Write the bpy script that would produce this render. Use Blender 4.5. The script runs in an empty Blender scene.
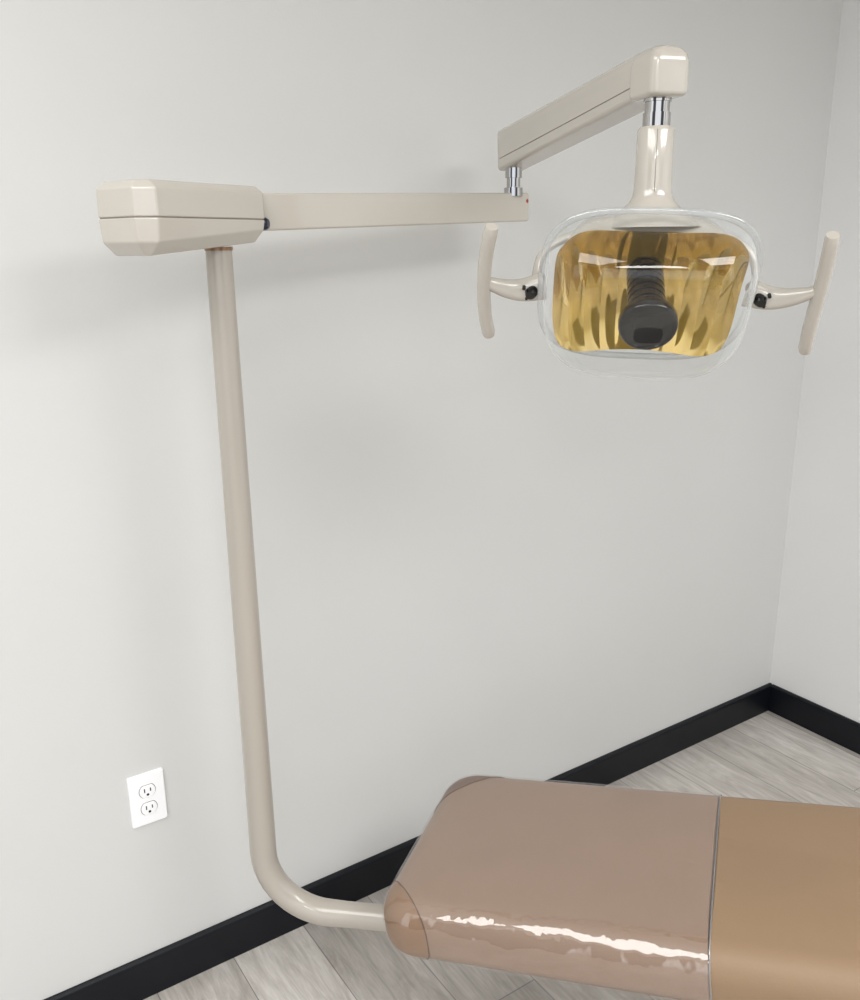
import bpy, bmesh, math
from mathutils import Vector, Matrix, noise
sc=bpy.context.scene
sc.view_settings.view_transform='Standard'
# ---------- frames: x along back wall, y towards back wall ----------
HEAD=math.radians(56.4)
CF,SF=math.cos(HEAD),math.sin(HEAD)
def W(F,R,z): return Vector((F*CF+R*SF, F*SF-R*CF, z))
def D(F,R,z): return W(F,R,z)
# ---------- materials ----------
def mat(name,col,rough=0.5,metal=0.0,coat=0.0,bump=0.0,bscale=200,var=0.0,vscale=8,spec=0.5,coat_r=0.05):
    m=bpy.data.materials.new(name); m.use_nodes=True
    nt=m.node_tree; b=nt.nodes['Principled BSDF']
    b.inputs['Base Color'].default_value=(*col,1); b.inputs['Roughness'].default_value=rough
    b.inputs['Metallic'].default_value=metal; b.inputs['Coat Weight'].default_value=coat
    b.inputs['Coat Roughness'].default_value=coat_r; b.inputs['Specular IOR Level'].default_value=spec
    tc=nt.nodes.new('ShaderNodeTexCoord')
    if var>0:
        n=nt.nodes.new('ShaderNodeTexNoise'); n.inputs['Scale'].default_value=vscale; n.inputs['Detail'].default_value=4
        nt.links.new(tc.outputs['Object'],n.inputs['Vector'])
        r=nt.nodes.new('ShaderNodeValToRGB')
        r.color_ramp.elements[0].position=.3; r.color_ramp.elements[1].position=.7
        r.color_ramp.elements[0].color=(*[c*(1-var) for c in col],1)
        r.color_ramp.elements[1].color=(*[min(1,c*(1+var)) for c in col],1)
        nt.links.new(n.outputs['Fac'],r.inputs['Fac']); nt.links.new(r.outputs['Color'],b.inputs['Base Color'])
    if bump>0:
        n=nt.nodes.new('ShaderNodeTexNoise'); n.inputs['Scale'].default_value=bscale; n.inputs['Detail'].default_value=3
        nt.links.new(tc.outputs['Object'],n.inputs['Vector'])
        bp=nt.nodes.new('ShaderNodeBump'); bp.inputs['Strength'].default_value=bump; bp.inputs['Distance'].default_value=.002
        nt.links.new(n.outputs['Fac'],bp.inputs['Height']); nt.links.new(bp.outputs['Normal'],b.inputs['Normal'])
    return m
def lin(r,g,b):
    f=lambda c:(c/255/12.92 if c/255<.04045 else ((c/255+.055)/1.055)**2.4)
    return (f(r),f(g),f(b))
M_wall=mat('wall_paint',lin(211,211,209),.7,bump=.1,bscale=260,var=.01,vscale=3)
M_wall_lit=mat('wall_paint_lit',lin(230,230,229),.7,bump=.1,bscale=260,var=.01,vscale=3)  # same wall paint, lightened so window light is painted into the right wall
M_ceil=mat('ceiling_paint',lin(235,235,232),.9,var=.01)
M_base=mat('black_trim_paint',lin(12,15,22),.4,var=.05,spec=.3)
M_beige=mat('beige_enamel',lin(190,184,174),.2,coat=.7,coat_r=.05,var=.012,vscale=5)
M_beige2=mat('beige_enamel_post',lin(172,165,155),.28,coat=.5,coat_r=.08,var=.012,vscale=5)
M_dark=mat('dark_seam',lin(128,120,110),.6,var=.05)
M_chrome=mat('chrome',lin(178,176,173),.04,metal=1,var=.01)
M_brass=mat('brass_collar',lin(150,120,95),.3,metal=.7,var=.03)
M_black=mat('black_plastic',lin(8,8,9),.2,spec=.4,coat=.3,var=.05)
M_cap=mat('black_cap_plastic',lin(4,4,5),.12,spec=.4,coat=.2,var=.05)
M_navy=mat('navy_plastic',lin(20,28,55),.3,var=.05)
M_vinyl=mat('taupe_brown_vinyl',lin(143,119,102),.42,bump=.2,bscale=320,var=.03,vscale=6,coat=.1,coat_r=.2)
M_tan=mat('tan_vinyl',lin(144,119,93),.5,bump=.2,bscale=320,var=.03,vscale=6)
M_patch=mat('corner_vinyl',lin(136,106,81),.5,bump=.2,bscale=320,var=.03,vscale=9)
M_patch2=mat('corner_vinyl_dark',lin(112,88,75),.5,bump=.2,bscale=320,var=.03,vscale=9)
M_stitch=mat('seam_stitching',lin(100,76,58),.7,var=.05)
M_plate=mat('white_outlet_plastic',lin(252,252,255),.3,coat=.2,var=.005)
M_slot=mat('outlet_slot_dark',lin(40,38,38),.6,var=.05)
M_red=mat('red_mark',lin(170,60,50),.5,var=.03)
M_frame=mat('chair_frame_enamel',lin(190,182,168),.4,var=.02)

def floor_mat():
    m=bpy.data.materials.new('grey_wood_plank_floor'); m.use_nodes=True; nt=m.node_tree; b=nt.nodes['Principled BSDF']
    tc=nt.nodes.new('ShaderNodeTexCoord'); mp=nt.nodes.new('ShaderNodeMapping'); mp.inputs['Rotation'].default_value=(0,0,math.pi/2)
    nt.links.new(tc.outputs['Object'],mp.inputs['Vector'])
    br=nt.nodes.new('ShaderNodeTexBrick'); br.inputs['Scale'].default_value=1; br.inputs['Brick Width'].default_value=1.22; br.inputs['Row Height'].default_value=.18
    br.inputs['Mortar Size'].default_value=.0012; br.offset=.37; br.inputs['Bias'].default_value=0
    br.inputs['Color1'].default_value=(*lin(216,212,207),1); br.inputs['Color2'].default_value=(*lin(180,175,170),1); br.inputs['Mortar'].default_value=(*lin(140,136,132),1)
    nt.links.new(mp.outputs['Vector'],br.inputs['Vector'])
    def grain(sx,sy,sc_,det,dist,lo,hi,c0,c1):
        mp2=nt.nodes.new('ShaderNodeMapping'); mp2.inputs['Scale'].default_value=(sx,sy,1)
        nt.links.new(tc.outputs['Object'],mp2.inputs['Vector'])
        n=nt.nodes.new('ShaderNodeTexNoise'); n.inputs['Scale'].default_value=sc_; n.inputs['Detail'].default_value=det; n.inputs['Roughness'].default_value=.65; n.inputs['Distortion'].default_value=dist
        nt.links.new(mp2.outputs['Vector'],n.inputs['Vector'])
        r=nt.nodes.new('ShaderNodeValToRGB'); r.color_ramp.elements[0].position=lo; r.color_ramp.elements[1].position=hi
        r.color_ramp.elements[0].color=(*c0,1); r.color_ramp.elements[1].color=(*c1,1)
        nt.links.new(n.outputs['Fac'],r.inputs['Fac']); return r
    g1=grain(9,1.4,2.6,8,1.4,.3,.68,(.66,.64,.62),(1.08,1.08,1.08))
    g2=grain(45,3,4,6,.5,.35,.6,(.88,.87,.86),(1.03,1.03,1.03))
    last=br.outputs['Color']
    for g in(g1,g2):
        mx=nt.nodes.new('ShaderNodeMix'); mx.data_type='RGBA'; mx.blend_type='MULTIPLY'; mx.inputs['Factor'].default_value=1
        nt.links.new(last,mx.inputs['A']); nt.links.new(g.outputs['Color'],mx.inputs['B']); last=mx.outputs['Result']
    nt.links.new(last,b.inputs['Base Color']); b.inputs['Roughness'].default_value=.45
    return m
M_floor=floor_mat()

def clear_mat(name,tint,gloss_r=.03,haze=0.0,F0=.04,wr=0.0,wscale=20,gain=.8,edge=0.0):
    m=bpy.data.materials.new(name); m.use_nodes=True; nt=m.node_tree; nt.nodes.clear()
    o=nt.nodes.new('ShaderNodeOutputMaterial'); t=nt.nodes.new('ShaderNodeBsdfTransparent'); t.inputs['Color'].default_value=(*tint,1)
    g=nt.nodes.new('ShaderNodeBsdfGlossy'); g.inputs['Roughness'].default_value=gloss_r; g.inputs['Color'].default_value=(1,1,1,1)
    f=nt.nodes.new('ShaderNodeLayerWeight'); f.inputs['Blend'].default_value=.5
    p=nt.nodes.new('ShaderNodeMath'); p.operation='POWER'; p.inputs[1].default_value=5
    q=nt.nodes.new('ShaderNodeMath'); q.operation='MULTIPLY_ADD'; q.inputs[1].default_value=(1-F0)*gain; q.inputs[2].default_value=F0
    nt.links.new(f.outputs['Facing'],p.inputs[0]); nt.links.new(p.outputs[0],q.inputs[0])
    mx=nt.nodes.new('ShaderNodeMixShader')
    nt.links.new(q.outputs[0],mx.inputs[0]); nt.links.new(t.outputs[0],mx.inputs[1]); nt.links.new(g.outputs[0],mx.inputs[2])
    last=mx
    if haze>0 or edge>0:
        d=nt.nodes.new('ShaderNodeBsdfDiffuse'); d.inputs['Color'].default_value=(.9,.92,.93,1)
        m2=nt.nodes.new('ShaderNodeMixShader'); m2.inputs[0].default_value=haze
        if edge>0:
            pp=nt.nodes.new('ShaderNodeMath'); pp.operation='POWER'; pp.inputs[1].default_value=3
            qq=nt.nodes.new('ShaderNodeMath'); qq.operation='MULTIPLY_ADD'; qq.inputs[1].default_value=edge; qq.inputs[2].default_value=haze
            nt.links.new(f.outputs['Facing'],pp.inputs[0]); nt.links.new(pp.outputs[0],qq.inputs[0]); nt.links.new(qq.outputs[0],m2.inputs[0])
        nt.links.new(mx.outputs[0],m2.inputs[1]); nt.links.new(d.outputs[0],m2.inputs[2]); last=m2
    if wr>0:
        tc=nt.nodes.new('ShaderNodeTexCoord'); n=nt.nodes.new('ShaderNodeTexNoise'); n.inputs['Scale'].default_value=wscale; n.inputs['Detail'].default_value=2
        bp=nt.nodes.new('ShaderNodeBump'); bp.inputs['Strength'].default_value=wr; bp.inputs['Distance'].default_value=.01
        nt.links.new(tc.outputs['Object'],n.inputs['Vector']); nt.links.new(n.outputs['Fac'],bp.inputs['Height'])
        nt.links.new(bp.outputs['Normal'],g.inputs['Normal'])
    nt.links.new(last.outputs[0],o.inputs[0]); return m
M_clear=clear_mat('clear_polycarbonate',(.97,.98,.98),.012,0,.045,edge=.45)
M_rim=clear_mat('clear_rim_plastic',(.86,.875,.885),.05,.16,.14)
M_sheet=clear_mat('clear_vinyl_sheet',(.99,.987,.98),.035,.01,.085,.36,20,gain=.35)
M_sheet_edge=clear_mat('clear_vinyl_edge',(.85,.84,.86),.15,.12,.04,gain=.4)

def reflector_mat():
    m=bpy.data.materials.new('amber_dichroic_reflector'); m.use_nodes=True; nt=m.node_tree; b=nt.nodes['Principled BSDF']
    tc=nt.nodes.new('ShaderNodeTexCoord'); n=nt.nodes.new('ShaderNodeTexNoise'); n.inputs['Scale'].default_value=9
    nt.links.new(tc.outputs['Object'],n.inputs['Vector'])
    r=nt.nodes.new('ShaderNodeValToRGB'); e=r.color_ramp.elements
    e[0].position=.3; e[0].color=(*lin(174,137,8),1); e[1].position=.7; e[1].color=(*lin(206,167,28),1)
    nt.links.new(n.outputs['Fac'],r.inputs['Fac']); nt.links.new(r.outputs['Color'],b.inputs['Base Color'])
    b.inputs['Metallic'].default_value=.6; b.inputs['Roughness'].default_value=.045
    b.inputs['Coat Weight'].default_value=1; b.inputs['Coat Roughness'].default_value=.01; b.inputs['Coat IOR'].default_value=2.0
    return m
M_refl=reflector_mat()

# ---------- mesh helpers ----------
def finish(bm,name,m,parent=None,angle=35,smooth=True,wn=None):
    bmesh.ops.recalc_face_normals(bm,faces=bm.faces)
    if smooth:
        for f in bm.faces: f.smooth=True
        for e in bm.edges:
            if len(e.link_faces)==2 and e.calc_face_angle(0)>math.radians(angle): e.smooth=False
    me=bpy.data.meshes.new(name); bm.to_mesh(me); bm.free()
    ob=bpy.data.objects.new(name,me); sc.collection.objects.link(ob); me.materials.append(m)
    if wn is None: wn=smooth and angle<=50
    if wn:
        w=ob.modifiers.new('weighted','WEIGHTED_NORMAL'); w.keep_sharp=True; w.weight=60
    if parent: ob.parent=parent
    return ob
def add_loft(bm,rings,cap=True,closed=True):
    vs=[[bm.verts.new(p) for p in r] for r in rings]
    n=len(rings[0])
    for i in range(len(vs)-1):
        for j in range(n if closed else n-1):
            k=(j+1)%n
            try: bm.faces.new((vs[i][j],vs[i][k],vs[i+1][k],vs[i+1][j]))
            except ValueError: pass
    if cap:
        bm.faces.new(vs[0][::-1]); bm.faces.new(vs[-1])
    return vs
def tube_rings(pts,radii,seg=28):
    pts=[Vector(p) for p in pts]; rings=[]; prev=None
    for i,p in enumerate(pts):
        a=pts[max(i-1,0)]; b=pts[min(i+1,len(pts)-1)]
        t=(b-a).normalized()
        if prev is None:
            up=Vector((0,0,1)) if abs(t.z)<.9 else Vector((1,0,0))
            nrm=(up-t*up.dot(t)).normalized()
        else: nrm=(prev-t*prev.dot(t)).normalized()
        prev=nrm; bn=t.cross(nrm)
        r=radii[i] if isinstance(radii,list) else radii
        if not isinstance(r,tuple): r=(r,r)
        rings.append([p+nrm*r[0]*math.cos(2*math.pi*k/seg)+bn*r[1]*math.sin(2*math.pi*k/seg) for k in range(seg)])
    return rings
def tube(name,pts,radii,m,parent=None,seg=28,angle=40,wn=None):
    bm=bmesh.new(); add_loft(bm,tube_rings(pts,radii,seg)); return finish(bm,name,m,parent,angle,True,wn)
def lathe(name,o,axis,prof,m,seg=56,angle=28):
    axis=axis.normalized(); x=axis.orthogonal().normalized(); y=axis.cross(x)
    bm=bmesh.new()
    add_loft(bm,[[o+axis*d+(x*math.cos(2*math.pi*k/seg)+y*math.sin(2*math.pi*k/seg))*r for k in range(seg)] for d,r in prof])
    return finish(bm,name,m,None,angle,True,False)
def smooth_path(pts,n=8):
    pts=[Vector(p) for p in pts]; out=[]
    P=[2*pts[0]-pts[1]]+pts+[2*pts[-1]-pts[-2]]
    for i in range(1,len(P)-2):
        for k in range(n):
            t=k/n; a,b,c,d=P[i-1],P[i],P[i+1],P[i+2]
            out.append(.5*((2*b)+(c-a)*t+(2*a-5*b+4*c-d)*t*t+(3*b-a-3*c+d)*t**3))
    out.append(pts[-1]); return out
def rrect(hx,hy,r,n=8):
    r=max(min(r,hx-1e-4,hy-1e-4),1e-4); o=[]
    for cx,cy,a0 in((hx-r,hy-r,0),(-hx+r,hy-r,90),(-hx+r,-hy+r,180),(hx-r,-hy+r,270)):
        for k in range(n+1):
            a=math.radians(a0+90*k/n); o.append((cx+r*math.cos(a),cy+r*math.sin(a)))
    return o
def frame(o,x,y):
    x=Vector(x).normalized(); y=Vector(y); z=x.cross(y).normalized(); y=z.cross(x)
    m=Matrix((x,y,z)).transposed().to_4x4(); m.translation=Vector(o); return m
def box(name,size,mtx,m,parent=None,bev=.003,seg=3):
    bm=bmesh.new(); bmesh.ops.create_cube(bm,size=1); bmesh.ops.scale(bm,vec=Vector(size),verts=bm.verts)
    if bev>0: bmesh.ops.bevel(bm,geom=list(bm.edges),offset=bev,segments=seg,affect='EDGES',profile=.5)
    bmesh.ops.transform(bm,matrix=mtx,verts=bm.verts)
    return finish(bm,name,m,parent)
def empty(name,loc):
    e=bpy.data.objects.new(name,None); e.location=loc; e.empty_display_size=.1; sc.collection.objects.link(e); return e
def keep(child,parent):
    child.parent=parent
    if parent.type=='EMPTY' : child.matrix_parent_inverse=Matrix.Translation(parent.location).inverted()
    return child
T=Matrix.Translation

# ---------- room ----------
WY=1.68; CX=2.554; H=2.7; X0=-2.2; Y0=-3.0
def room_box(name,a,b,m,bev=0):
    a=Vector(a); b=Vector(b)
    o=box(name,(b-a),T((a+b)/2),m,None,bev); o['kind']='structure'; return o
room_box('floor',(X0,Y0,-.1),(CX+.1,WY+.1,0),M_floor)
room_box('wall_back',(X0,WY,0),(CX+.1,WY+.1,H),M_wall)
room_box('wall_right',(CX,Y0,0),(CX+.1,WY,H),M_wall_lit)
room_box('ceiling',(X0,Y0,H),(CX+.1,WY+.1,H+.1),M_ceil)
def baseboard(name,L,mtx):
    prof=[(0,0),(.014,0),(.014,.088),(.011,.096),(.006,.1),(0,.1)]
    bm=bmesh.new(); add_loft(bm,[[Vector((x,-p,z)) for p,z in prof] for x in(0,L)])
    bmesh.ops.transform(bm,matrix=mtx,verts=bm.verts)
    o=finish(bm,name,M_base,None,30); o['kind']='structure'
baseboard('baseboard_back',CX-X0,T((X0,WY,0)))
baseboard('baseboard_right',WY-Y0-.014,T((CX,WY-.014,0))@Matrix.Rotation(-math.pi/2,4,'Z'))

# ---------- outlet ----------
OUT=Vector((.390,WY,.485))
out=empty('electrical_outlet',OUT); out['label']='white duplex electrical outlet with cover plate on the grey wall'; out['category']='electrical outlet'
R90=Matrix.Rotation(math.pi/2,4,'X')
bm=bmesh.new()
rings=[]
for ins,z in((0,0),(0,.004),(.0015,.0062),(.004,.007)):
    rings.append([Vector((x,y,z)) for x,y in rrect(.0375-ins,.0600-ins,.004)])
add_loft(bm,rings); bmesh.ops.transform(bm,matrix=T(OUT)@R90,verts=bm.verts)
keep(finish(bm,'cover_plate',M_plate),out)
for s in(1,-1):
    def oval(R):
        pts=[]
        for k in range(40):
            a=2*math.pi*k/40; pts.append((R*math.cos(a),max(-R*.82,min(R*.82,R*math.sin(a)))))
        return pts
    bm=bmesh.new()
    add_loft(bm,[[Vector((x*q,y*q+s*.0205,z)) for x,y in oval(.0165)] for q,z in((1,.006),(1,.0088),(.95,.0095))])
    bmesh.ops.transform(bm,matrix=T(OUT)@R90,verts=bm.verts)
    rc=keep(finish(bm,'receptacle',M_plate),out)
    bm=bmesh.new()
    for x,hh in((-.0062,.0045),(.0062,.0038)):
        mm=T(OUT)@R90@T((x,s*.0205+.003,.0096)); r=bmesh.ops.create_cube(bm,size=1,matrix=mm@Matrix.Diagonal((.0022,hh*2,.0008,1)))
    mm=T(OUT)@R90@T((0,s*.0205-.0075,.0096)); bmesh.ops.create_cone(bm,cap_ends=True,segments=16,radius1=.0028,radius2=.0028,depth=.0008,matrix=mm)
    sl=finish(bm,'socket_slots',M_slot,None); sl.parent=rc; sl.matrix_parent_inverse=Matrix.Identity(4)
    bm=bmesh.new()
    add_loft(bm,[[Vector((x,y+s*.0205,z)) for x,y in oval(.0178)] for z in(.0068,.0073)])
    bmesh.ops.transform(bm,matrix=T(OUT)@R90,verts=bm.verts)
    gp=finish(bm,'receptacle_gap',M_dark,None); gp.parent=rc; gp.matrix_parent_inverse=Matrix.Identity(4)
keep(tube('plate_screw',[OUT+Vector((0,-.006,0)),OUT+Vector((0,-.0085,0)),OUT+Vector((0,-.009,0))],[.0035,.0035,.0025],M_plate,None,16),out)

# ---------- dental light ----------
PB=W(1.47,-.335,0)
light=empty('dental_light',(PB.x,PB.y,.3)); light['label']='beige post-mounted dental examination light with articulated arms and clear shield'; light['category']='dental light'
pole=PB
zt=.330; rb=.13
ex=(W(1.43,-.06,0)-W(1.47,-.335,0)).normalized()
pts=[];rad=[]
for z in(1.60,1.4,1.2,1.0,.8,.65,zt+rb):
    pts.append(Vector((pole.x,pole.y,z))); rad.append(.0210+(1.6-z)/1.1*.0045)
for k in range(1,13):
    a=math.pi/2*k/12
    pts.append(Vector((pole.x,pole.y,zt+rb-rb*math.sin(a)))+ex*(rb*(1-math.cos(a)))); rad.append(.0253)
for s in(.16,.2,.26,.33,.40): pts.append(Vector((pole.x,pole.y,zt))+ex*s); rad.append(.0243)
keep(tube('post',pts,rad,M_beige2,seg=40,angle=60),light)
keep(tube('post_collar',[pole+Vector((0,0,1.596)),pole+Vector((0,0,1.602))],.0225,M_brass,seg=32),light)
# housing
adir=D(.809,.588,0).normalized(); aperp=Vector((-adir.y,adir.x,0))
Hm=frame((pole.x,pole.y,0),adir,aperp)
def housing(name,prof,m,parent=light,bv=.0025):
    x0,x1=-.186,.060; hy=.065; hyf=.056
    def outline(i):
        c=.024
        return [(x1-i,-hyf+i+.008),(x1-i,hyf-i-.008),(x1-.010,hyf-i+.001),(x0+c,hy-i),(x0+i*.8,hy-c-i*.3),(x0+i*.8,-hy+c+i*.3),(x0+c,-hy+i),(x1-.010,-hyf+i-.001)]
    bm=bmesh.new()
    add_loft(bm,[[Vector((x,y,z+zz(x))) for x,y in outline(i)] for i,z,zz in prof])
    bmesh.ops.bevel(bm,geom=list(bm.edges),offset=bv,segments=3,affect='EDGES',profile=.5,clamp_overlap=True)
    bmesh.ops.transform(bm,matrix=Hm,verts=bm.verts)
    return keep(finish(bm,name,m,None,40),parent)
Z=lambda x:0
rise=lambda x:max(0,(x+.10))*.12
housing('housing_base',[(.024,1.590,rise),(.003,1.609,rise),(0,1.6425,Z)],M_beige)
housing('housing_cover',[(0,1.6435,Z),(.001,1.683,Z),(.015,1.694,Z)],M_beige)
housing('housing_seam',[(.0025,1.640,Z),(.0025,1.646,Z)],M_dark,bv=.0004)
# lower arm
A0=Vector((pole.x,pole.y,1.6545))+adir*.045
elb=W(1.90,.177,0)
A1=W(1.935,.195,1.6746)
adir2=(A1-A0).normalized()
def beam(name,p0,p1,w0,h0,w1,h1,m,bev=.005,endr=.004,up=Vector((0,0,1))):
    x=(p1-p0).normalized(); y=up.cross(x).normalized(); z=x.cross(y)
    L=(p1-p0).length; bm=bmesh.new(); rings=[]
    for s in (0,endr*.3,endr,L-endr,L-endr*.3,L):
        f=s/L; w=w0+(w1-w0)*f; h=h0+(h1-h0)*f
        ins=endr if s in(0,L) else (endr*.3 if s in(endr*.3,L-endr*.3) else 0)
        rings.append([p0+x*s+y*a+z*b for a,b in rrect(w/2-ins,h/2-ins,bev,5)])
    add_loft(bm,rings); return keep(finish(bm,name,m,None,50),light)
lower=beam('lower_arm',A0,A1,.052,.059,.052,.056,M_beige,.004)
c=Vector((pole.x,pole.y,1.637))+adir*.058-aperp*.040
keep(tube('adjustment_screw',[c,c+adir*.006-aperp*.005,c+adir*.008-aperp*.009],[.010,.010,.007],M_navy,seg=20),light)
c=A1-adir2*.012-aperp*.0265+Vector((0,0,.012))
keep(tube('red_mark',[c,c-aperp*.0006],.004,M_red,seg=12),light)
keep(lathe('elbow_pin',Vector((elb.x,elb.y,0)),Vector((0,0,1)),list(zip((1.695,1.7115,1.7125,1.730,1.7302,1.765),(.019,.019,.0138,.0138,.017,.017))),M_chrome),light)
# upper arm
U0=W(1.94,.170,1.784); U1=W(1.375,.338,1.834)
ux=(U1-U0).normalized()
uy=Vector((0,0,1)).cross(ux).normalized(); uz=ux.cross(uy); Lu=(U1-U0).length
def upper():
    L=Lu; bm=bmesh.new(); rings=[]
    for s,ins in ((0,.010),(.0015,.006),(.005,.002),(.009,.0004),(.013,0),(L,0)):
        f=s/L; w=.056; h=.080+(.062-.080)*f
        rings.append([U0+ux*s+uy*a+uz*b for a,b in rrect(w/2-ins,h/2-ins,.008,6)])
    add_loft(bm,rings); return keep(finish(bm,'upper_arm',M_beige,None,50),light)
upper()
for sgn in(1,-1):
    p=[U0+ux*.02+uy*sgn*.0280-uz*.017, U0+ux*(Lu*.5)+uy*sgn*.0280-uz*.015, U0+ux*(Lu-.03)+uy*sgn*.0280-uz*.012]
    keep(tube('arm_seam',p,.0008,M_dark,seg=8),light)
SJ=W(1.355,.329,0)
hx_=Vector((ux.x,ux.y,0)).normalized(); hy_=Vector((0,0,1)).cross(hx_)
bm=bmesh.new(); rings=[]
for ins,z in((.010,1.796),(.003,1.7975),(0,1.802),(0,1.840),(.002,1.850),(.007,1.857),(.014,1.861),(.020,1.862)):
    rings.append([Vector((SJ.x,SJ.y,z))+hx_*a+hy_*b for a,b in rrect(.036-ins,.030-ins,.012,8)])
add_loft(bm,rings); keep(finish(bm,'elbow_cap',M_beige,None,50),light)
ZU=Vector((0,0,1)); SJ0=Vector((SJ.x,SJ.y,0))
keep(lathe('swivel_pin',SJ0,ZU,list(zip((1.755,1.7778,1.778,1.7918,1.792,1.81),(.0195,.0195,.0175,.0175,.0195,.0195))),M_chrome),light)
keep(lathe('swivel_sleeve',SJ0,ZU,list(zip((1.622,1.631,1.640,1.649,1.658,1.667,1.678,1.70,1.754,1.759,1.760),(.078,.066,.054,.042,.033,.0285,.0272,.0266,.0262,.0235,.018))),M_beige,angle=50),light)
fr=D(-1,-.15,0).normalized()
keep(tube('sleeve_seam',[Vector((SJ.x,SJ.y,z))+fr*r for z,r in((1.754,.0258),(1.70,.0262),(1.670,.0276))],.0006,M_dark,seg=6),light)
# lamp frame
th=math.radians(9); ti=math.radians(33)
nh=D(-math.cos(th),-math.sin(th),0); xl=D(-math.sin(th),math.cos(th),0)
n=(nh*math.cos(ti)+Vector((0,0,-1))*math.sin(ti)).normalized(); u=(nh*math.sin(ti)+Vector((0,0,1))*math.cos(ti)).normalized()
LC=W(1.35,.325,1.537)
LM=Matrix((xl,u,n)).transposed().to_4x4(); LM.translation=LC
LM=LM@Matrix.Rotation(math.radians(-2.5),4,'Z')
def lp(x,y,z): return LM@Vector((x,y,z))
def sring(hx,hy,z,p=3.4,n_=96):
    o=[]
    for k in range(n_):
        a=2*math.pi*k/n_; ca,sa=math.cos(a),math.sin(a)
        o.append(LM@Vector((hx*math.copysign(abs(ca)**(2/p),ca),hy*math.copysign(abs(sa)**(2/p),sa),z)))
    return o
bm=bmesh.new()
add_loft(bm,[sring(.126,.094,.000),sring(.128,.096,-.006),sring(.127,.095,-.03),sring(.116,.086,-.065),sring(.09,.06,-.090),sring(.03,.02,-.096)],cap=False)
head=keep(finish(bm,'lamp_head',M_beige,None,60),light)
def sub(o,parent=head):
    o.parent=parent; o.matrix_parent_inverse=Matrix.Identity(4); return o
# reflector: concave dish of broad vertical facets, pinched top and bottom
bm=bmesh.new(); NF,SF_,NY=11,6,36
def rz(a,b): return .030-.048*(1-abs(a)**2.2)*(1-.75*b*b)-.022*(1-b*b)
NXX=NF*SF_; g=[]
for j in range(NY+1):
    b=-1+2*j/NY; row=[]
    for i in range(NXX+1):
        a=-1+2*i/NXX; fl=(i%SF_)/SF_; fi=i//SF_
        a0=-1+2*(fi*SF_)/NXX; a1=min(1,a0+2*SF_/NXX)
        zc=rz(a0,b)*(1-fl)+rz(a1,b)*fl
        flute=.0022*(4*fl*(1-fl))*(1-b**8)
        hy=.104+.013*a*a-.030*abs(a)**7
        x=.136*a*(1-.07*abs(b)**5-(.02 if b<0 else 0)*b*b)
        row.append(bm.verts.new(LM@Vector((x,hy*b,zc+flute))))
    g.append(row)
for j in range(NY):
    for i in range(NXX): bm.faces.new((g[j][i],g[j][i+1],g[j+1][i+1],g[j+1][i]))
bmesh.ops.recalc_face_normals(bm,faces=bm.faces)
for f in bm.faces: f.smooth=True
for j in range(NY):
    for i in range(0,NXX+1,SF_):
        e=bm.edges.get((g[j][i],g[j+1][i]))
        if e: e.smooth=False
me=bpy.data.meshes.new('reflector'); bm.to_mesh(me); bm.free(); me.materials.append(M_refl)
ro=bpy.data.objects.new('reflector',me); sc.collection.objects.link(ro); sub(ro)
# clear shield
bm=bmesh.new()
RX,RY=.150,.124
rs=[(RX,RY,-.004),(RX,RY,.006),(RX-.001,RY-.001,.03)]
for k in range(1,13):
    a=math.pi/2*k/12
    q=math.cos(a); rs.append((.045+(RX-.046)*q**.75 if k<12 else .02,(.03+(RY-.031)*q**.75) if k<12 else .014,.03+.084*math.sin(a)))
add_loft(bm,[sring(a,b,c) for a,b,c in rs],cap=False)
sub(finish(bm,'clear_shield',M_clear,None,80))
bm=bmesh.new()
add_loft(bm,[sring(a,b,c) for a,b,c in((.1505,.1245,.006),(.1505,.1245,.001),(.157,.131,.0),(.1595,.1335,.002),(.1595,.1335,.006),(.157,.131,.008),(.1505,.1245,.0065))],cap=False)
sub(finish(bm,'shield_rim',M_rim,None,60))
# bulb cover (black): ribbed stem and wide round cap
zs=[-.045,-.0402]; rs=[.030,.030]
z=-.040
while z<.055:
    zs+= [z,z+.0100,z+.0105,z+.0140]; rs+=[.0272,.0272,.0250,.0250]; z+=.0145
zs+=[z+.002,z+.0025,.082]; rs+=[.0250,.0290,.0295]
bc=sub(lathe('bulb_cover',lp(0,.004,0),n,list(zip(zs,rs)),M_black))
sub(lathe('bulb_cap',lp(0,.004,0),n,[(.080,.029),(.0805,.035),(.083,.0395),(.086,.0415),(.098,.0415),(.1015,.0400),(.1030,.0380),(.1032,.0355),(.1012,.0345),(.1010,.020)],M_cap,angle=40))
# yoke
def yk(x,z,back=0): return Vector((LC.x,LC.y,0))+xl*x-nh*back+Vector((0,0,z))
pth=[lp(-.155,-.012,-.02),yk(-.163,1.555,.035),yk(-.150,1.592,.045),yk(-.10,1.616,.045),yk(-.04,1.629,.03),yk(.01,1.631,.03),yk(.05,1.628,.03),yk(.105,1.613,.045),yk(.154,1.585,.045),yk(.165,1.545,.035),lp(.155,-.012,-.02)]
keep(tube('yoke',smooth_path(pth,6),[(.014,.007)]*200,M_beige,seg=20,angle=60),light)
for s in(-1,1):
    keep(tube('pivot_knob',[lp(s*.160,-.016,-.010),lp(s*.166,-.016,-.006),lp(s*.170,-.016,.004),lp(s*.170,-.016,.009)],[.007,.0095,.0095,.007],M_black,seg=20),light)
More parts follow.
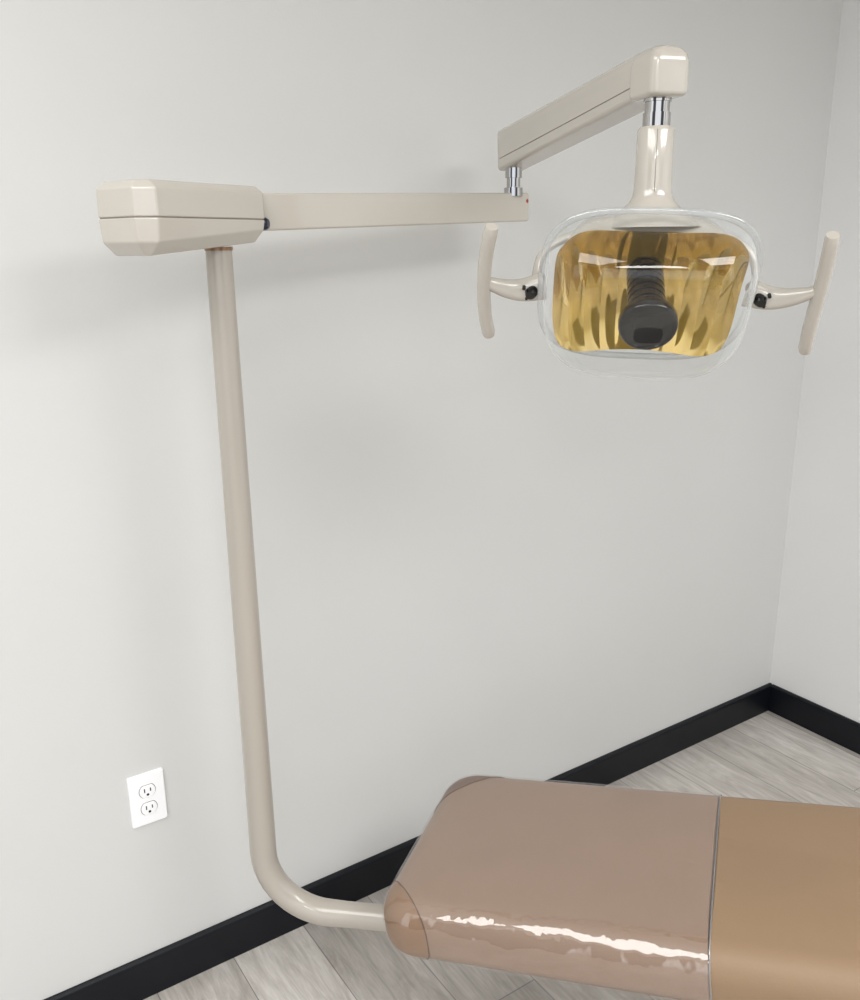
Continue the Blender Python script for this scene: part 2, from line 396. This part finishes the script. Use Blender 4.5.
# handles
def handle(sg):
    bm=bmesh.new()
    xs=(.238,.243,.247,.250,.255) if sg>0 else (.229,.237,.241,.239,.233)
    bar=smooth_path([lp(sg*xs[0],.102,.010),lp(sg*xs[1],.055,.009),lp(sg*xs[2],0,.008),lp(sg*xs[3],-.055,.007),lp(sg*xs[4],(-.104 if sg>0 else -.096),.006)],6)
    N=len(bar); rad=[((.0112,.0105) if 0<i<N-1 else (.0095,.009)) for i in range(N)]
    add_loft(bm,tube_rings(bar,rad,20))
    arm=smooth_path([lp(sg*.150,-.012,-.012),lp(sg*.180,-.016,-.006),lp(sg*.203,-.012,-.001),lp(sg*.225,-.002,.004),lp(sg*.240,.006,.006)],6)
    N=len(arm); add_loft(bm,tube_rings(arm,[(.021-.012*min(1,i/N*1.15),.009) for i in range(N)],20))
    h=sub(finish(bm,'handle',M_beige,None,60))
    for k,(x,y) in enumerate(((.180,-.006),(.176,-.024))):
        s=tube('bracket_screw',[lp(sg*x,y,.000),lp(sg*x,y,.006)],.0028,M_black,seg=12); s.parent=head; s.matrix_parent_inverse=Matrix.Identity(4)
handle(-1); handle(1)

# ---------- dental chair ----------
wd=D(.94,.342,0).normalized(); tl=math.radians(7)
ld=(D(-.342,.94,0).normalized()*math.cos(tl)+Vector((0,0,1))*math.sin(tl)).normalized()
FC=W(1.738,.056,.470)-ld*.018+wd*.010
Wd=.476; LS=.580; TH=.107
nz=ld.cross(wd).normalized()
CM=Matrix((ld,wd,nz)).transposed().to_4x4(); CM.translation=FC-wd*Wd/2
chair=empty('dental_chair',(W(.95,1.0,0))); chair['label']='dental chair with plastic-covered taupe-brown leg rest and tan seat'; chair['category']='dental chair'
def cushion_bm(x0,x1,prof,rc_l,rc_r,e0=1,e1=1,nc=14,nl=60):
    bm=bmesh.new(); rings=[]
    hy=Wd/2
    for ins,z in prof:
        o=[]
        rr=max(rc_r-ins,.002); rl=max(rc_l-ins,.002); i0=ins*e0; i1=ins*e1
        def corner(cx,cy,r,a0):
            for k in range(nc+1):
                a=math.radians(a0+90*k/nc); o.append((cx+r*math.cos(a),cy+r*math.sin(a)))
        corner(x1-i1-rr,hy-ins-rr,rr,0)
        for k in range(1,nl): o.append((x1-i1-rr+(x0+i0+rl-(x1-i1-rr))*k/nl,hy-ins))
        corner(x0+i0+rl,hy-ins-rl,rl,90)
        for k in range(1,nl): o.append((x0+i0,(hy-ins-rl)*(1-2*k/nl)))
        corner(x0+i0+rl,-hy+ins+rl,rl,180)
        for k in range(1,nl): o.append((x0+i0+rl+(x1-i1-rr-(x0+i0+rl))*k/nl,-hy+ins))
        corner(x1-i1-rr,-hy+ins+rr,rr,270)
        for k in range(1,nl): o.append((x1-i1,(-hy+ins+rr)*(1-2*k/nl)))
        rings.append([Vector((x,y,z)) for x,y in o])
    add_loft(bm,rings)
    return bm
def roll(th,r,steps=10,crown=.005):
    p=[(r*.7,-th)]
    for k in range(steps+1):
        a=-math.pi/2+math.pi/2*k/steps; p.append((r*.6-r*.6*math.cos(a),-th+r*.6+r*.6*math.sin(a)))
    for k in range(steps+1):
        a=math.pi/2*k/steps; p.append((r-r*math.cos(a),-r+r*math.sin(a)))
    p.append((r+.02,crown*.5)); p.append((r+.06,crown*.9)); p.append((r+.12,crown))
    return p
P=roll(TH,.052)
def legbm(): return cushion_bm(0,LS,P,.078,.004,1,.03)
bm=legbm()
bmesh.ops.transform(bm,matrix=CM,verts=bm.verts)
keep(finish(bm,'leg_rest_cushion',M_vinyl,None,70),chair)
bm=cushion_bm(LS+.001,LS+.75,P,.004,.03,.03,1)
bmesh.ops.transform(bm,matrix=CM,verts=bm.verts)
keep(finish(bm,'seat_cushion',M_tan,None,70),chair)
bm=legbm(); bmesh.ops.recalc_face_normals(bm,faces=bm.faces)
bmesh.ops.delete(bm,geom=[f for f in bm.faces if f.normal.x>.9],context='FACES')
bm.normal_update()
for v in bm.verts:
    w_=noise.noise(Vector((v.co.x*9,v.co.y*18,v.co.z*22)))+.65*noise.noise(Vector((v.co.x*26,v.co.y*38,v.co.z*42+7)))
    near=max(0,min(1,(.05-(v.co.y+Wd/2))/.05)) if v.co.y<0 else 0
    v.co+=v.normal*(.0038+(.0006+.0025*near)*w_); v.co.x*=1.003 if v.co.x>0 else 1
bmesh.ops.transform(bm,matrix=CM,verts=bm.verts)
keep(finish(bm,'plastic_cover',M_sheet,None,70),chair)['label']='clear glossy plastic cover'
def patch(sy,d,m):
    bm=legbm(); bmesh.ops.recalc_face_normals(bm,faces=bm.faces)
    pn=Vector((1,-sy,0)).normalized(); pc=Vector((d/2,sy*(Wd/2-d/2),0))
    bmesh.ops.bisect_plane(bm,geom=list(bm.verts)+list(bm.edges)+list(bm.faces),plane_co=pc,plane_no=pn,clear_outer=True)
    bm.normal_update()
    for v in bm.verts: v.co+=v.normal*.0010
    ch=[v.co.copy() for v in bm.verts if abs((v.co-pc).dot(pn))<.002]
    bmesh.ops.transform(bm,matrix=CM,verts=bm.verts)
    ob=keep(finish(bm,'corner_patch',m,None,70),chair)
    cen=Vector((d/2,sy*(Wd/2-d/2),-TH/2)); td=Vector((sy,1,0)).normalized()
    ch.sort(key=lambda c: math.atan2((c-cen).z,(c-cen).dot(td)))
    o2=[]
    for c in ch:
        if not o2 or (c-o2[-1]).length>.003: o2.append(c)
    g=max(range(len(o2)),key=lambda i:(o2[i]-o2[i-1]).length)
    o2=o2[g:]+o2[:g]
    o2=[CM@(c+(c-cen).normalized()*.0003) for c in o2]
    st=tube('patch_seam',o2,[.0009]*len(o2),M_stitch,seg=6,angle=80); st.parent=ob; st.matrix_parent_inverse=Matrix.Identity(4)
patch(1,.140,M_patch2); patch(-1,.108,M_patch)
def strip(off,r,m,name):
    pts=[]
    for i,z in P[1:]: pts.append(CM@Vector((LS+off,-(Wd/2-i+.003),z+.001)))
    for i,z in reversed(P[1:]): pts.append(CM@Vector((LS+off,(Wd/2-i+.003),z+.001)))
    return keep(tube(name,pts,[r]*len(pts),m,seg=8),chair)
strip(.002,(.0007,.0014),M_sheet_edge,'cover_hem')
box_m=CM@T((.76,0,-TH-.019)); keep(box('under_frame',(.9,.28,.035),box_m,M_frame,None,.008),chair)
cb=CM@Vector((.95,0,0))
keep(tube('base_column',[Vector((cb.x,cb.y,z)) for z in(.03,.05,.40,.455)],[.13,.11,.10,.10],M_frame,seg=32),chair)
fm=frame((cb.x,cb.y,.02),Vector((ld.x,ld.y,0)),Vector((wd.x,wd.y,0)))
keep(box('base_plate',(.7,.42,.04),fm,M_frame,None,.01),chair)

# ---------- lights ----------
def area(name,loc,size,power,rot=(0,0,0),col=(1,1,1)):
    l=bpy.data.lights.new(name,'AREA'); l.shape='RECTANGLE'; l.size,l.size_y=size; l.energy=power; l.color=col
    o=bpy.data.objects.new(name,l); o.location=loc; o.rotation_euler=rot; sc.collection.objects.link(o); return o
area('ceiling_panel_light',(-.80,.35,H-.02),(1.15,1.7),40,col=(1,.998,.99))
area('ceiling_panel_light.001',(1.3,-1.0,H-.02),(1.4,1.0),46,col=(1,.998,.99))
area('ceiling_panel_light.002',(-.9,-1.6,H-.02),(1.2,.6),34,col=(1,.998,.99))
w=bpy.data.worlds.new('world'); sc.world=w; w.use_nodes=True; nt=w.node_tree
bg=nt.nodes['Background']; bg.inputs[1].default_value=1.15
tc=nt.nodes.new('ShaderNodeTexCoord'); sp=nt.nodes.new('ShaderNodeSeparateXYZ'); cr=nt.nodes.new('ShaderNodeValToRGB')
mr=nt.nodes.new('ShaderNodeMapRange'); mr.inputs['From Min'].default_value=-1; mr.inputs['From Max'].default_value=1
nt.links.new(tc.outputs['Generated'],sp.inputs[0]); nt.links.new(sp.outputs['Z'],mr.inputs['Value']); nt.links.new(mr.outputs[0],cr.inputs[0])
e=cr.color_ramp.elements; e[0].position=.0; e[0].color=(.45,.44,.43,1); e[1].position=1; e[1].color=(.95,.96,.98,1)
for p,c in((.44,(.5,.49,.48,1)),(.47,(.85,.88,.92,1)),(.53,(1.15,1.22,1.4,1)),(.62,(1.3,1.3,1.3,1))):
    x=e.new(p); x.color=c
at=nt.nodes.new('ShaderNodeMath'); at.operation='ARCTAN2'; nt.links.new(sp.outputs['Y'],at.inputs[0]); nt.links.new(sp.outputs['X'],at.inputs[1])
mu=nt.nodes.new('ShaderNodeMath'); mu.operation='MULTIPLY'; mu.inputs[1].default_value=5; nt.links.new(at.outputs[0],mu.inputs[0])
sn=nt.nodes.new('ShaderNodeMath'); sn.operation='SINE'; nt.links.new(mu.outputs[0],sn.inputs[0])
c2=nt.nodes.new('ShaderNodeValToRGB'); m2=nt.nodes.new('ShaderNodeMapRange'); m2.inputs['From Min'].default_value=-1
nt.links.new(sn.outputs[0],m2.inputs['Value']); nt.links.new(m2.outputs[0],c2.inputs[0])
e=c2.color_ramp.elements; e[0].position=.20; e[0].color=(.1,.1,.1,1); e[1].position=.35; e[1].color=(1.22,1.22,1.2,1)
mx=nt.nodes.new('ShaderNodeMix'); mx.data_type='RGBA'; mx.blend_type='MULTIPLY'; mx.inputs['Factor'].default_value=1
nt.links.new(cr.outputs[0],mx.inputs['A']); nt.links.new(c2.outputs[0],mx.inputs['B']); nt.links.new(mx.outputs['Result'],bg.inputs[0])

# ---------- camera ----------
cam=bpy.data.cameras.new('camera'); co=bpy.data.objects.new('camera',cam); sc.collection.objects.link(co); sc.camera=co
f=880; cam.sensor_fit='VERTICAL'; cam.sensor_height=24; cam.lens=24*f/1000; cam.clip_start=.02
pt=math.atan(.289)
fw=Vector((CF*math.cos(pt),SF*math.cos(pt),-math.sin(pt))); up=Vector((CF*math.sin(pt),SF*math.sin(pt),math.cos(pt))); rt=Vector((SF,-CF,0))
r2=(rt-.011*up).normalized(); u2=(up+.011*rt).normalized()
m=Matrix((r2,u2,-fw)).transposed().to_4x4(); m.translation=Vector((0,0,1.6)); co.matrix_world=m
